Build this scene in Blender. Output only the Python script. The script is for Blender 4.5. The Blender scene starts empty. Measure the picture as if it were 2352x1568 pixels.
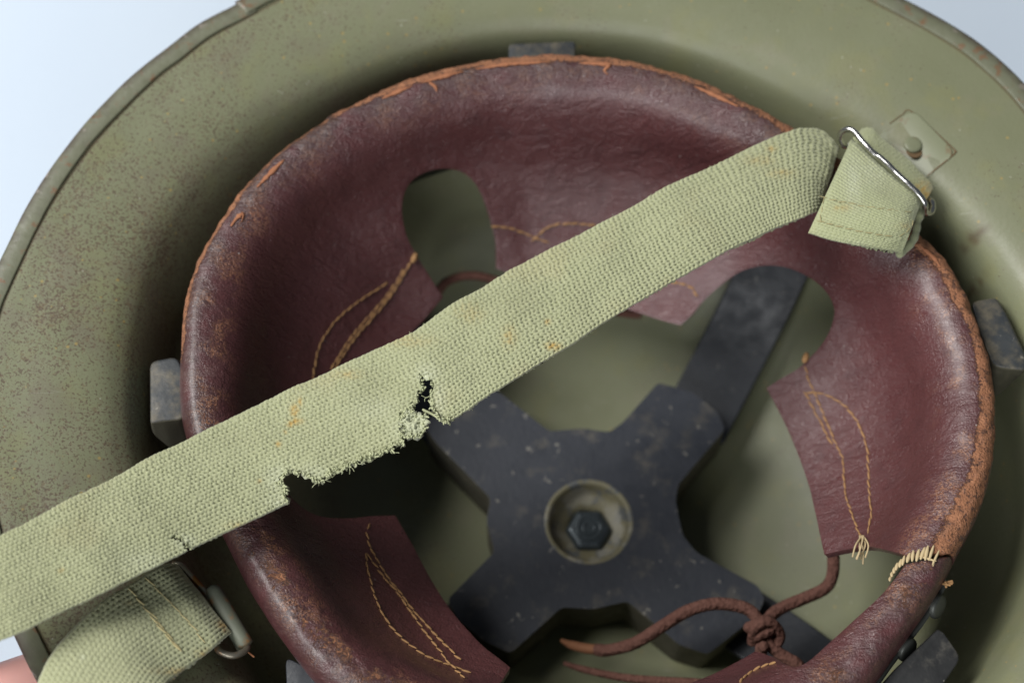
import bpy, bmesh, math, random
import numpy as np
from mathutils import Vector, Matrix, noise as mn
from mathutils.geometry import delaunay_2d_cdt
random.seed(7); rng = np.random.default_rng(7)
sc = bpy.context.scene
# ------------------------------------------------------------------ camera (cm, built in metres: x 0.01)
TH, DIST, WID = math.radians(24), 42.0, 25/42
cam_d = bpy.data.cameras.new('camera'); cam = bpy.data.objects.new('camera', cam_d)
sc.collection.objects.link(cam); sc.camera = cam
cam.location = (0, -DIST*math.sin(TH)*.01, DIST*math.cos(TH)*.01); cam.rotation_euler = (TH, 0, 0)
cam_d.sensor_width = 36; cam_d.lens = 36/WID; cam_d.clip_start = .01; cam_d.clip_end = 20
cam_d.dof.use_dof = True; cam_d.dof.focus_distance = .406; cam_d.dof.aperture_fstop = 8.5; cam_d.dof.aperture_blades = 9
# ------------------------------------------------------------------ light
sc.view_settings.view_transform = 'Standard'; sc.view_settings.look = 'None'
sc.view_settings.exposure = 0; sc.view_settings.gamma = 1
w = bpy.data.worlds.new('World'); sc.world = w; w.use_nodes = True
bg = w.node_tree.nodes['Background']; bg.inputs[0].default_value = (.80, .89, 1, 1); bg.inputs[1].default_value = .10
def lamp(name, loc, target, sx, sy, power, col=(1, 1, 1)):
    l = bpy.data.lights.new(name, 'AREA'); l.shape = 'RECTANGLE'; l.size = sx; l.size_y = sy; l.energy = power; l.color = col
    o = bpy.data.objects.new(name, l); sc.collection.objects.link(o); o.location = loc
    o.rotation_euler = (Vector(target)-Vector(loc)).to_track_quat('-Z', 'Y').to_euler(); return o
lamp('window_softbox', (-.98, .28, 1.32), (0, 0, 0), .75, .8, 36.0, (1, .985, .96))
lamp('front_softbox', (-.26, -.82, .60), (0, 0, -.03), .8, .46, 7.4, (.97, .985, 1))
# ------------------------------------------------------------------ helpers
CAM = DIST*np.array([0, -math.sin(TH), math.cos(TH)])
CY = np.array([0, math.cos(TH), math.sin(TH)]); CZ = np.array([0, math.sin(TH), -math.cos(TH)])
def ray(px, py):
    return CZ + np.array([1., 0, 0])*((px-1176)/2352*WID) - CY*((py-784)/2352*WID)
def P(px, py, z):
    d = ray(px, py); return CAM + d*((z-CAM[2])/d[2])
def Zm(ox, oy, pts, sc_=2352/900):      # notes taken on an enlarged crop -> whole-picture coordinates
    return [((ox+x/sc_)/1.08844, (oy+y/sc_)/1.08844) for x, y in pts]
def cr(pts, n=8, closed=False):          # catmull-rom through points of any dimension
    p = np.array(pts, float); N = len(p); out = []
    for i in range(N if closed else N-1):
        if closed: a, b, c, d = p[(i-1) % N], p[i], p[(i+1) % N], p[(i+2) % N]
        else: a, b, c, d = p[max(i-1, 0)], p[i], p[i+1], p[min(i+2, N-1)]
        for k in range(n):
            t = k/n
            out.append(.5*((2*b)+(c-a)*t+(2*a-5*b+4*c-d)*t*t+(3*b-a-3*c+d)*t**3))
    if not closed: out.append(p[-1])
    return np.array(out)
def resample(p, step):
    p = np.array(p, float); L = np.r_[0, np.cumsum(np.linalg.norm(np.diff(p, axis=0), axis=1))]
    n = max(2, int(round(L[-1]/step))+1); t = np.linspace(0, L[-1], n)
    return np.stack([np.interp(t, L, p[:, k]) for k in range(p.shape[1])], 1)
BASE = Vector((.0167, -.008, -.0935))
def props(o, label=None, cat=None, kind=None, group=None):
    if label: o['label'] = label
    if cat: o['category'] = cat
    if kind: o['kind'] = kind
    if group: o['group'] = group
def link(name, me, mat, parent=None, smooth=True):
    o = bpy.data.objects.new(name, me); sc.collection.objects.link(o)
    if mat and not me.materials: me.materials.append(mat)
    if smooth: me.shade_smooth()
    if parent is not None:
        o.parent = parent
        if parent.type == 'EMPTY': o.location = -parent.location
    return o
def mesh(name, verts, faces, mat, parent=None, smooth=True):
    me = bpy.data.meshes.new(name); me.from_pydata((np.asarray(verts, float)*.01).tolist(), [], [list(map(int, f)) for f in faces]); me.update()
    return link(name, me, mat, parent, smooth)
def tube_geo(pts, rad, nseg=10, caps=True, flat=1.0):
    p = np.array(pts, float); n = len(p); r = np.broadcast_to(np.asarray(rad, float), (n,)) if np.ndim(rad) < 2 else rad
    T = np.gradient(p, axis=0); T /= np.linalg.norm(T, axis=1)[:, None]+1e-12
    up = np.array([0, 0, 1.]) if abs(T[0][2]) < .9 else np.array([1., 0, 0])
    V = []; F = []; prev = np.cross(T[0], up); prev /= np.linalg.norm(prev)
    for i in range(n):
        prev = prev-T[i]*np.dot(prev, T[i]); prev /= np.linalg.norm(prev); b = np.cross(T[i], prev)
        for k in range(nseg):
            a = 2*math.pi*k/nseg; V.append(p[i]+r[i]*(prev*math.cos(a)+b*math.sin(a)*flat))
    for i in range(n-1):
        for k in range(nseg):
            k2 = (k+1) % nseg; F.append((i*nseg+k, i*nseg+k2, (i+1)*nseg+k2, (i+1)*nseg+k))
    if caps:
        V.append(p[0]-T[0]*r[0]*.6); V.append(p[-1]+T[-1]*r[-1]*.6); a, b = len(V)-2, len(V)-1
        for k in range(nseg):
            k2 = (k+1) % nseg; F.append((a, k2, k)); F.append((b, (n-1)*nseg+k, (n-1)*nseg+k2))
    return V, F
def tube(name, pts, rad, mat, parent=None, nseg=10, flat=1.0, caps=True):
    V, F = tube_geo(pts, rad, nseg, caps, flat); return mesh(name, V, F, mat, parent)
def fbm(x, y, z, s, o=4):
    return mn.fractal(Vector((x*s, y*s, z*s)), 1.0, 2.0, o)
def attr(me, name, vals):
    a = me.attributes.new(name, 'FLOAT', 'POINT'); a.data.foreach_set('value', np.asarray(vals, np.float32))
# ------------------------------------------------------------------ material helper
class N:
    def __init__(s, name):
        s.m = bpy.data.materials.new(name); s.m.use_nodes = True; s.t = s.m.node_tree; s.b = s.t.nodes['Principled BSDF']
        tc = s.t.nodes.new('ShaderNodeTexCoord'); mp = s.t.nodes.new('ShaderNodeMapping'); mp.inputs['Scale'].default_value = (100, 100, 100)
        s.l(tc.outputs['Object'], mp.inputs[0]); s.co = mp.outputs[0]
    def l(s, a, b): s.t.links.new(a, b)
    def put(s, sock, v):
        if isinstance(v, bpy.types.NodeSocket): s.l(v, sock)
        elif isinstance(v, (tuple, list)) and len(v) == 3 and sock.type == 'RGBA': sock.default_value = (*v, 1)
        else: sock.default_value = v
    def noise(s, scale, detail=4, rough=.55, co=None, dist=0):
        n = s.t.nodes.new('ShaderNodeTexNoise'); s.l(co or s.co, n.inputs['Vector']); n.inputs['Scale'].default_value = scale
        n.inputs['Detail'].default_value = detail; n.inputs['Roughness'].default_value = rough; n.inputs['Distortion'].default_value = dist; return n.outputs['Fac']
    def vor(s, scale, feat='F1', co=None, rnd=1):
        n = s.t.nodes.new('ShaderNodeTexVoronoi'); n.feature = feat; s.l(co or s.co, n.inputs['Vector']); n.inputs['Scale'].default_value = scale
        n.inputs['Randomness'].default_value = rnd; return n.outputs['Distance']
    def scaled(s, v):
        mp = s.t.nodes.new('ShaderNodeMapping'); s.l(s.co, mp.inputs[0]); mp.inputs['Scale'].default_value = v; return mp.outputs[0]
    def math(s, op, a, b=0.0, c=None):
        n = s.t.nodes.new('ShaderNodeMath'); n.operation = op; s.put(n.inputs[0], a); s.put(n.inputs[1], b)
        if c is not None: s.put(n.inputs[2], c)
        return n.outputs[0]
    def step(s, x, lo, hi, a=0.0, b=1.0):
        n = s.t.nodes.new('ShaderNodeMapRange'); n.interpolation_type = 'SMOOTHSTEP'; s.put(n.inputs[0], x)
        for i, v in enumerate((lo, hi, a, b)): n.inputs[1+i].default_value = v
        return n.outputs[0]
    def mix(s, f, a, b):
        n = s.t.nodes.new('ShaderNodeMix'); n.data_type = 'RGBA'; s.put(n.inputs[0], f); s.put(n.inputs[6], a); s.put(n.inputs[7], b); return n.outputs[2]
    def at(s, name):
        n = s.t.nodes.new('ShaderNodeAttribute'); n.attribute_name = name; return n.outputs['Fac']
    def xyz(s):
        n = s.t.nodes.new('ShaderNodeSeparateXYZ'); s.l(s.co, n.inputs[0]); return n.outputs
    def bump(s, h, strength=.3, dist=.02):
        n = s.t.nodes.new('ShaderNodeBump'); s.put(n.inputs['Height'], h); n.inputs['Strength'].default_value = strength; n.inputs['Distance'].default_value = dist*.01
        if s.b.inputs['Normal'].links: s.l(s.b.inputs['Normal'].links[0].from_socket, n.inputs['Normal'])
        s.l(n.outputs[0], s.b.inputs['Normal'])
    def fin(s, col, rough=.5, metal=0.0, spec=.5):
        s.put(s.b.inputs['Base Color'], col); s.put(s.b.inputs['Roughness'], rough); s.put(s.b.inputs['Metallic'], metal)
        s.b.inputs['Specular IOR Level'].default_value = spec; return s.m
# ------------------------------------------------------------------ materials
def mat_paint():
    n = N('olive_paint'); X = n.xyz()
    left = n.step(X[0], -11, 3, 1, 0)
    base = n.mix(n.noise(.35, 3), (.150, .158, .092), (.180, .188, .114))
    base = n.mix(n.math('MULTIPLY', n.step(n.noise(1.1, 5), .5, .7), .25), base, (.20, .185, .13))
    base = n.mix(n.math('MULTIPLY', n.step(n.noise(.8, 4), .5, .7), .35), base, (.19, .19, .085))
    base = n.mix(n.math('MULTIPLY', n.math('MULTIPLY', left, n.step(n.noise(.75, 5, .6), .48, .68)), .5), base, (.135, .115, .085))
    clump = n.noise(.55, 3); sp = n.noise(8.5, 4, .68); sp2 = n.vor(3.2); sp3 = n.noise(16, 2, .5)
    dens = n.math('MULTIPLY_ADD', left, .14, n.math('MULTIPLY', clump, .30))
    m1 = n.step(n.math('ADD', sp, dens), .80, .96)
    base = n.mix(n.math('MULTIPLY', m1, .5), base, n.mix(n.noise(1.3, 3), (.13, .07, .02), (.075, .045, .038)))
    m2 = n.step(n.math('ADD', sp3, dens), .82, .92)
    base = n.mix(n.math('MULTIPLY', m2, .65), base, (.07, .04, .03))
    sel = n.step(n.noise(1.9, 2), .50, .55); m3 = n.math('MULTIPLY', n.step(sp2, .17, .08), sel)
    base = n.mix(n.math('MULTIPLY', m3, .65), base, n.mix(n.noise(2), (.30, .17, .05), (.32, .28, .10)))
    sel2 = n.step(n.noise(1.1, 2, co=n.scaled((1, 1, 1.7))), .59, .63); m4 = n.math('MULTIPLY', n.step(n.vor(5.2), .14, .07), sel2)
    base = n.mix(n.math('MULTIPLY', m4, .7), base, (.40, .40, .33))
    base = n.mix(n.math('MULTIPLY', n.at('grime'), .75), base, n.mix(n.noise(5), (.06, .05, .03), (.11, .07, .035)))
    n.bump(n.math('ADD', n.math('MULTIPLY', m1, -.6), n.noise(9, 4)), .25, .02)
    scr = n.step(n.noise(1.2, 6, .6, co=n.scaled((.5, 6, 1)), dist=.4), .665, .72); base2 = n.mix(n.math('MULTIPLY', scr, .35), base, (.33, .34, .28))
    n.bump(n.noise(.7, 2), .25, .05)
    return n.fin(base2, n.math('ADD', n.math('MULTIPLY', m1, .25), n.step(n.noise(1.5), .3, .7, .38, .46)), 0, .4)
def mat_trim():
    n = N('painted_rim_steel')
    base = n.mix(n.noise(.6, 4), (.115, .122, .078), (.148, .152, .10))
    base = n.mix(n.math('MULTIPLY', n.step(n.noise(1.4, 5), .5, .7), .5), base, (.10, .095, .07))
    r = n.step(n.noise(2.3, 5, .65), .56, .66)
    base = n.mix(n.math('MULTIPLY', r, .7), base, (.16, .075, .035))
    e = n.math('MULTIPLY', n.at('edge'), n.step(n.noise(1.7, 4), .25, .6))
    base = n.mix(e, base, (.06, .042, .036))
    e2 = n.math('MULTIPLY', n.at('edge'), n.step(n.noise(3.1, 4), .60, .68))
    base = n.mix(e2, base, (.30, .26, .23))
    n.bump(n.noise(6, 5), .35, .03)
    return n.fin(base, n.step(n.noise(3), .3, .7, .35, .6), 0, .5)
def mat_leather():
    n = N('maroon_leather')
    base = n.mix(n.noise(.5, 4), (.074, .0255, .0265), (.114, .041, .0415))
    base = n.mix(n.math('MULTIPLY', n.step(n.noise(1.5, 5), .5, .75), .5), base, (.06, .022, .024))
    g = n.at('grime'); gm = n.math('MULTIPLY', g, n.step(n.noise(1.3, 5, .6), .28, .6))
    base = n.mix(n.math('MULTIPLY', gm, .9), base, n.mix(n.noise(4), (.022, .017, .018), (.05, .03, .03)))
    wr = n.at('wear'); fine = n.noise(7.0, 9, .78, dist=1.0); big = n.noise(1.15, 3)
    fib = n.noise(15, 3, .6)
    f = n.math('ADD', n.math('MULTIPLY', fine, .55), n.math('MULTIPLY', big, .45))
    m = n.step(n.math('ADD', f, n.math('MULTIPLY', n.math('SUBTRACT', wr, .5), .5)), .56, .62)
    m = n.math('MULTIPLY', m, n.step(wr, .02, .18))
    orange = n.mix(n.noise(6, 5), (.20, .075, .032), (.42, .19, .095))
    orange = n.mix(n.math('MULTIPLY', n.step(n.noise(7, 5, .7), .52, .62), .8), orange, (.06, .028, .02))
    rn = n.noise(3.6, 7, .62, dist=1.6); crk = n.math('ABSOLUTE', n.math('SUBTRACT', rn, .5)); rn2 = n.math('ABSOLUTE', n.math('SUBTRACT', n.noise(5.2, 6, .65, dist=1.2), .5))
    crk = n.math('MINIMUM', crk, rn2); cka = n.math('ADD', n.at('crackle'), n.math('MULTIPLY', wr, .5))
    ck = n.math('MULTIPLY', n.step(crk, .022, .006), n.math('MULTIPLY', cka, n.step(n.noise(1.3, 5, .6), .45, .62)))
    base = n.mix(n.math('MINIMUM', n.math('MULTIPLY', ck, 1.1), .9), base, (.32, .15, .08))
    base = n.mix(m, base, orange)
    pale = n.math('MULTIPLY', n.step(n.noise(2.2, 5), .56, .68), n.math('MULTIPLY', g, .35))
    base = n.mix(pale, base, (.17, .12, .11))
    dust = n.math('MULTIPLY', n.step(n.vor(2.3), .055, .03), n.step(n.noise(.8, 1), .5, .56))
    base = n.mix(n.math('MULTIPLY', dust, .8), base, (.45, .42, .40))
    gr = n.vor(11, 'DISTANCE_TO_EDGE'); wrn = n.noise(1.6, 6, .6, co=n.scaled((1, 2.4, 1)), dist=1.2); wr2 = n.noise(4, 5, .62, co=n.scaled((1.8, 1, 1)), dist=.8)
    n.bump(wrn, .6, .12); n.bump(wr2, .4, .05); n.bump(n.step(gr, 0, .2), .35, .02); n.bump(n.math('MULTIPLY', m, n.math('SUBTRACT', fib, 1.1)), .9, .05)
    rough = n.math('ADD', n.step(n.noise(2.4, 5), .3, .7, .25, .40), n.math('ADD', n.math('MULTIPLY', m, .45), n.math('MULTIPLY', gm, .06)))
    n.put(n.b.inputs['Coat Weight'], n.math('MULTIPLY', n.math('SUBTRACT', 1.0, m), .32)); n.b.inputs['Coat Roughness'].default_value = .30
    return n.fin(base, rough, 0, .55)
def mat_web(name='olive_webbing', tint=(1, 1, 1)):
    n = N(name)
    c1 = tuple(a*b for a, b in zip((.292, .308, .172), tint)); c2 = tuple(a*b for a, b in zip((.37, .382, .226), tint))
    base = n.mix(n.noise(1.0, 5, .6), c1, c2)
    base = n.mix(n.math('MULTIPLY', n.step(n.noise(.45, 3), .5, .66), .35), base, (.36, .32, .17))
    base = n.mix(n.math('MULTIPLY', n.step(n.noise(22, 3), .4, .7), .35), base, (.45, .465, .31))
    base = n.mix(n.at('stain'), base, n.mix(n.noise(12, 3), (.36, .23, .06), (.44, .32, .11)))
    base = n.mix(n.math('MULTIPLY', n.at('dirt'), .55), base, (.19, .18, .10))
    base = n.mix(n.math('MULTIPLY', n.at('pale'), .6), base, (.55, .58, .45))
    n.bump(n.noise(28, 4, .7), .5, .012)
    n.b.inputs['Sheen Weight'].default_value = .25; n.b.inputs['Sheen Roughness'].default_value = .6
    return n.fin(base, .92, 0, .12)
def mat_rubber(name, a=(.020, .024, .032), b=(.042, .047, .058), dustc=(.16, .14, .10), lo=.52, hi=.72, rough=.55, patch=.32, spk=.8):
    n = N(name); base = n.mix(n.noise(1.2, 5), a, b)
    d = n.step(n.noise(1.4, 6, .65), lo, hi); base = n.mix(n.math('MULTIPLY', d, patch), base, dustc)
    s = n.math('MULTIPLY', n.step(n.noise(3.0, 4, .6, dist=.3), .65, .70), spk); base = n.mix(n.math('MULTIPLY', s, .75), base, (.25, .235, .20))
    base = n.mix(n.at('edge'), base, (.10, .085, .06))
    n.bump(n.noise(7, 5), .3, .03); return n.fin(base, n.step(n.noise(2), .3, .7, rough-.1, rough+.1), 0, .45)
def mat_plain(name, a, b, scale=3, rough=.5, metal=0., bs=.2, rust=None):
    n = N(name); base = n.mix(n.noise(scale, 5), a, b)
    if rust: base = n.mix(n.step(n.noise(scale*.6, 5), rust, rust+.1), base, (.24, .11, .03))
    n.bump(n.noise(scale*3, 5), bs, .02); return n.fin(base, rough, metal)
M_paint, M_trim, M_leather, M_web = mat_paint(), mat_trim(), mat_leather(), mat_web()
M_web2 = mat_web('olive_webbing_end', (1.0, 1.03, 1.0))
M_pad = mat_rubber('grey_rubber_pad', (.015, .018, .025), (.030, .034, .044), patch=.28); M_block = mat_rubber('rubber_block', (.020, .024, .028), (.05, .055, .058), (.19, .16, .105), .42, .70, .5, .65)
M_dusty_lit = mat_rubber('dusty_lit_rubber', (.055, .052, .036), (.10, .092, .062), (.19, .17, .12), .5, .7, .8)  # dusty khaki for side faces, colour lightened in place of missing ambient light
M_arm = mat_rubber('dark_fibre_band', (.008, .010, .014), (.014, .017, .023), (.04, .04, .04), .6, .8, .5, .15, .25)
M_thread = mat_plain('orange_thread', (.27, .14, .055), (.42, .24, .10), 9, .8)
M_thread2 = mat_plain('cream_thread', (.42, .32, .16), (.58, .46, .28), 9, .8)
n = N('brown_cord'); M_lace = n.fin(n.mix(n.noise(6, 5), (.075, .032, .024), (.15, .075, .058)), .9, 0, .15); n.bump(n.vor(9, 'F1'), .9, .05); n.bump(n.noise(22, 3), .4, .02)
M_tip = mat_plain('orange_cord_tip', (.13, .05, .022), (.20, .085, .035), 6, .8)
M_wire = mat_plain('nickel_wire', (.42, .41, .40), (.62, .61, .59), 5, .24, 1., .08)
M_wire2 = mat_plain('rusty_wire', (.12, .10, .06), (.30, .28, .24), 3, .38, .7, .2, .50)
n = N('khaki_fibre_washer'); kb = n.mix(n.noise(1.6, 5, .65), (.085, .075, .037), (.19, .175, .11)); kb = n.mix(n.step(n.noise(2.2, 5, .6), .50, .62), kb, (.075, .08, .08)); kb = n.mix(n.math('MULTIPLY', n.step(n.noise(1.4, 4), .52, .6), .6), kb, (.22, .21, .17)); n.bump(n.noise(3, 5), .5, .06); M_khaki = n.fin(kb, .6)
M_bolt = mat_plain('dark_bolt_steel', (.03, .038, .043), (.065, .08, .088), 3, .32, .5)
M_band = mat_plain('grey_hoop_steel', (.06, .065, .06), (.12, .125, .11), 3, .45, .4)
M_cyl = mat_plain('olive_lug_steel', (.10, .112, .082), (.135, .145, .105), 2, .6, 0, .2, .56)
# ------------------------------------------------------------------ setting: white table
nt = N('white_table_cloth'); col = nt.mix(nt.noise(.12, 3), (.52, .60, .70), (.57, .65, .74))
nt.bump(nt.noise(3.5, 5), .25, .03); Mt = nt.fin(col, .8, 0, .2)
tb = mesh('table', [(-90, -70, -9.36), (90, -70, -9.36), (90, 90, -9.36), (-90, 90, -9.36)], [(0, 1, 2, 3)], Mt, None, False)
props(tb, 'white cloth covered table the helmet lies on', None, 'structure')
# ------------------------------------------------------------------ helmet
HELM = bpy.data.objects.new('steel_helmet', None); sc.collection.objects.link(HELM); HELM.location = BASE
props(HELM, 'olive brimmed steel helmet lying upside down with maroon leather liner and torn webbing chin strap', 'helmet')
C = np.array([1.67, -.75])
def polar_fn(pts, z, a, b, sm=3):
    W = np.array([P(x, y, z)[:2] for x, y in pts])-C
    ph = np.arctan2(W[:, 1], W[:, 0]); r = np.hypot(W[:, 0], W[:, 1])
    e = 1/np.sqrt((np.cos(ph)/a)**2+(np.sin(ph)/b)**2); q = r/e; o = np.argsort(ph)
    g = np.linspace(-math.pi, math.pi, 721)[:-1]; v = np.interp(g, ph[o], q[o], period=2*math.pi)
    for _ in range(sm): v = (np.roll(v, 1)+v+np.roll(v, -1))/3
    def f(p):
        p = np.asarray(p); return np.interp(p, g, v, period=2*math.pi)/np.sqrt((np.cos(p)/a)**2+(np.sin(p)/b)**2)
    return f
out_px = [(21, 551), (70, 453), (148, 341), (218, 257), (309, 169), (387, 109), (454, 54), (534, 12), (2084, 0), (2170, 45), (2250, 95), (2352, 188), (-52, 1210), (39, 1470), (88, 1568)]
out_a, out_b = 14.8, 13.55
Ro0 = polar_fn(out_px+[(-46, 700), (-84, 860), (-84, 1020), (1312, -205), (2500, 380), (2670, 860)], 0, out_a, out_b, 6)
def wob(p): return np.array([fbm(math.cos(q)*3, math.sin(q)*3, 5, .9, 3)*.05 for q in np.atleast_1d(p)])
NP = 480; PH = np.linspace(0, 2*math.pi, NP, endpoint=False)
RO = Ro0(PH)+wob(PH)
rim_px = [(412, 850), (412, 950), (425, 1010), (508, 1225), (540, 1290), (590, 1380), (650, 1470), (720, 1560), (415, 800), (420, 700), (450, 600), (500, 510), (560, 430), (640, 350), (740, 280), (860, 215), (1000, 165), (1150, 135), (1300, 130), (1450, 140), (1600, 185), (1720, 240), (1820, 295), (2110, 540), (2180, 600), (2240, 720), (2275, 820), (2290, 950), (2280, 1080), (2250, 1180), (2210, 1260), (2190, 1300), (2140, 1390), (2095, 1450), (2050, 1510), (2010, 1568)]
Rl = polar_fn(rim_px, -.45, 9.96, 9.3, 5)
GAPT = [(-180, .9), (-150, .85), (-120, .95), (-60, 1.15), (-35, 1.75), (-15, 1.55), (0, 1.1), (20, .68), (40, .55), (60, .6), (90, .6), (120, .72), (150, .88), (180, .85)]
def Rc(p):
    d_ = (np.degrees(np.asarray(p))+180) % 360-180; return np.interp(p, GRC, RCV, period=2*math.pi)
GRC = np.linspace(-math.pi, math.pi, 181)[:-1]; RCV = Rl(GRC)+np.interp(np.degrees(GRC), [t[0] for t in GAPT], [t[1] for t in GAPT])
for _ in range(12): RCV = (np.roll(RCV, 1)+RCV+np.roll(RCV, -1))/3
prof = cr([(0, 0, 0), (0, .04, -.015), (0, .07, -.027), (0, .09, -.035), (0, .11, -.044), (0, .13, -.053), (0, .15, -.062), (0, .18, -.077), (0, .25, -.12), (0, .5, -.28), (0, .72, -.52), (0, .83, -.78), (0, .90, -1.12), (0, .955, -1.7), (0, 1.0, -2.9), (.012, 1, -3.9), (.05, 1, -4.9), (.115, 1, -5.9), (.22, 1, -7.3), (.38, 1, -8.35), (.58, 1, -8.95), (.8, 1, -9.2), (.99, 1, -9.25)], 9)
V = []; F = []
for i, (g, f, z) in enumerate(prof):
    rc = Rc(PH)
    r = ((RO-.04)*(1-f)+rc*f)*(1-g)
    for k in range(NP):
        x, y = C[0]+r[k]*math.cos(PH[k]), C[1]+r[k]*math.sin(PH[k])
        V.append((x, y, z+.05*fbm(x, y, 3, .18, 2)*min(1, f*3)))
for i in range(len(prof)-1):
    for k in range(NP):
        k2 = (k+1) % NP; F.append((i*NP+k, (i+1)*NP+k, (i+1)*NP+k2, i*NP+k2))
F.append([(len(prof)-1)*NP+k for k in range(NP)])
F = [f[::-1] for f in F]
SH = mesh('shell', V, F, M_paint, HELM)
Va = np.array(V)
seamd = np.repeat(0.0, len(V)); rr = np.hypot(Va[:, 0]-C[0], Va[:, 1]-C[1]); php = np.tile(PH, len(prof)); rop = np.tile(RO, len(prof))
dd = rop-rr
gr = np.exp(-((dd-.545)/.035)**2)*1.0
chip = np.zeros(len(V))
for cx, cy, rx, ry in ((905, 180, 120, 16), (860, 200, 60, 12), (2230, 560, 14, 30), (2250, 640, 12, 22)):
    q = P(cx, cy, -1.2); dx = Va[:, 0]-q[0]; dy = Va[:, 1]-q[1]; a = math.radians(25 if cx < 1500 else -60) 
    u = dx*math.cos(a)+dy*math.sin(a); v = -dx*math.sin(a)+dy*math.cos(a)
    chip = np.maximum(chip, np.exp(-(u/(rx/94))**2-(v/(ry/94))**2))
nz = np.array([mn.noise(Vector((x*4, y*4, z*4))) for x, y, z in Va])
attr(SH.data, 'grime', np.clip(gr+chip*(nz*2+.6), 0, 1))
so = SH.modifiers.new('thickness', 'SOLIDIFY'); so.thickness = .0010; so.offset = -1
# rim trim: folded steel strip round the edge
jp = P(541, 7, 0); JPH = math.atan2(jp[1]-C[1], jp[0]-C[0])
sec = [(.51, -.05), (.52, .02), (.515, .045), (.49, .055), (.28, .06), (.09, .045), (.02, .0), (0, -.07), (.03, -.17), (.12, -.22), (.5, -.23)]
V = []; F = []; E = []; nn = 900; ph = np.linspace(JPH, JPH-2*math.pi-math.radians(1.2), nn); ro = Ro0(ph)+wob(ph)
for i in range(nn):
    lift = .035*max(0, 1-i/18)*1 + .012*fbm(i*.05, 0, 0, 1, 2); out = .05*max(0, 1-i/60)
    wv = .035*fbm(math.cos(ph[i])*8, math.sin(ph[i])*8, 1, 1, 3)
    for d, z in sec:
        dq = d+(wv if d > .4 else 0); r = ro[i]+out-dq; zz = z-.30*max(d, 0)*.25+lift*(1 if z > -.05 else 0)+(-.012 if i > nn-8 else 0)
        V.append((C[0]+r*math.cos(ph[i]), C[1]+r*math.sin(ph[i]), zz)); E.append(math.exp(-(d/.13)**2))
ns = len(sec)
for i in range(nn-1):
    for k in range(ns-1): F.append((i*ns+k, (i+1)*ns+k, (i+1)*ns+k+1, i*ns+k+1))
F.append(list(range(ns)))
TR = mesh('rim_strip', V, F, M_trim, SH); attr(TR.data, 'edge', E)
# ---- lug plate and rivet on the brim
def brim_z(x, y):
    p = math.atan2(y-C[1], x-C[0]); r = math.hypot(x-C[0], y-C[1]); f = (Ro0(p)-r)/(Ro0(p)-Rc(p))
    return float(np.interp(f, [q[1] for q in prof[:140]], [q[2] for q in prof[:140]]))
def onbrim(x, y, lift=0.0):
    z = -.6
    for _ in range(12): q = P(x, y, z); z = .5*z+.5*(brim_z(q[0], q[1])+lift)
    return P(x, y, z)
def rounded(p, rnd):
    pts = []
    for i in range(len(p)):                      # rounded corners
        a, b, c = p[i-1], p[i], p[(i+1) % len(p)]
        l = min(np.linalg.norm(a-b), np.linalg.norm(c-b))*.28; u = (a-b)/np.linalg.norm(a-b)*l; v = (c-b)/np.linalg.norm(c-b)*l
        l2 = min(l, rnd*.02); u = u/l*l2; v = v/l*l2
        for t in np.linspace(0, 1, 4): pts.append((1-t)**2*(b+u)+2*t*(1-t)*b+t*t*(b+v))
    return pts
def prism(name, px, z0, z1, mat, parent, bevel=.04, seg=3, rnd=6, zfun=None, smooth=True, base=None):
    p = np.array([(onbrim(x, y, z0) if zfun else P(x, y, z0)) for x, y in px]); pts = rounded(p, rnd)
    pb_ = rounded(np.array([P(x, y, z1) for x, y in base]), rnd) if base else None
    n = len(pts); A = sum(pts[i][0]*pts[(i+1) % n][1]-pts[(i+1) % n][0]*pts[i][1] for i in range(n))
    if A < 0:
        pts = pts[::-1]
        if pb_: pb_ = pb_[::-1]
    V = [(q[0], q[1], (zfun(q[0], q[1])+z0 if zfun else z0)) for q in pts]+[(q[0], q[1], (zfun(q[0], q[1])+z1 if zfun else z1)) for q in (pb_ or pts)]
    F = [list(range(n)), list(range(2*n-1, n-1, -1))]+[(i, i+n, (i+1) % n+n, (i+1) % n) for i in range(n)]
    o = mesh(name, V, F, mat, parent, smooth)
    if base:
        o.data.materials.append(M_dusty_lit)
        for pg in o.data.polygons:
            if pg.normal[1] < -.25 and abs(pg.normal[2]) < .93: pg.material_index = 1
    if bevel:
        b = o.modifiers.new('bevel', 'BEVEL'); b.width = bevel*.01; b.segments = seg; b.limit_method = 'ANGLE'; b.angle_limit = .7
        b.harden_normals = False
    return o
def disc(name, c, r, h, mat, parent, axis=(0, 0, 1), n=28, dome=.35, sides=None):
    ax = Vector(axis).normalized(); q = ax.to_track_quat('Z', 'Y'); n = sides or n
    rings = [(1, 0), (1, .6), (.94, .85), (.75, 1), (.4, 1+dome*.25), (.05, 1+dome*.3)]
    V = []; F = []
    for rr_, zz in rings:
        for k in range(n):
            v = q @ Vector((r*rr_*math.cos(2*math.pi*k/n), r*rr_*math.sin(2*math.pi*k/n), h*zz)); V.append((c[0]+v[0], c[1]+v[1], c[2]+v[2]))
    for i in range(len(rings)-1):
        for k in range(n): F.append((i*n+k, i*n+(k+1) % n, (i+1)*n+(k+1) % n, (i+1)*n+k))
    F.append([(len(rings)-1)*n+k for k in range(n)])
    return mesh(name, V, F, mat, parent, sides is None)
n = N('lug_plate_paint'); pb = n.mix(n.noise(.8, 4), (.17, .185, .11), (.21, .22, .14)); pb = n.mix(n.math('MULTIPLY', n.step(n.noise(2.5, 5), .56, .66), .5), pb, (.16, .09, .04)); M_plate = n.fin(pb, .45)
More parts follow.
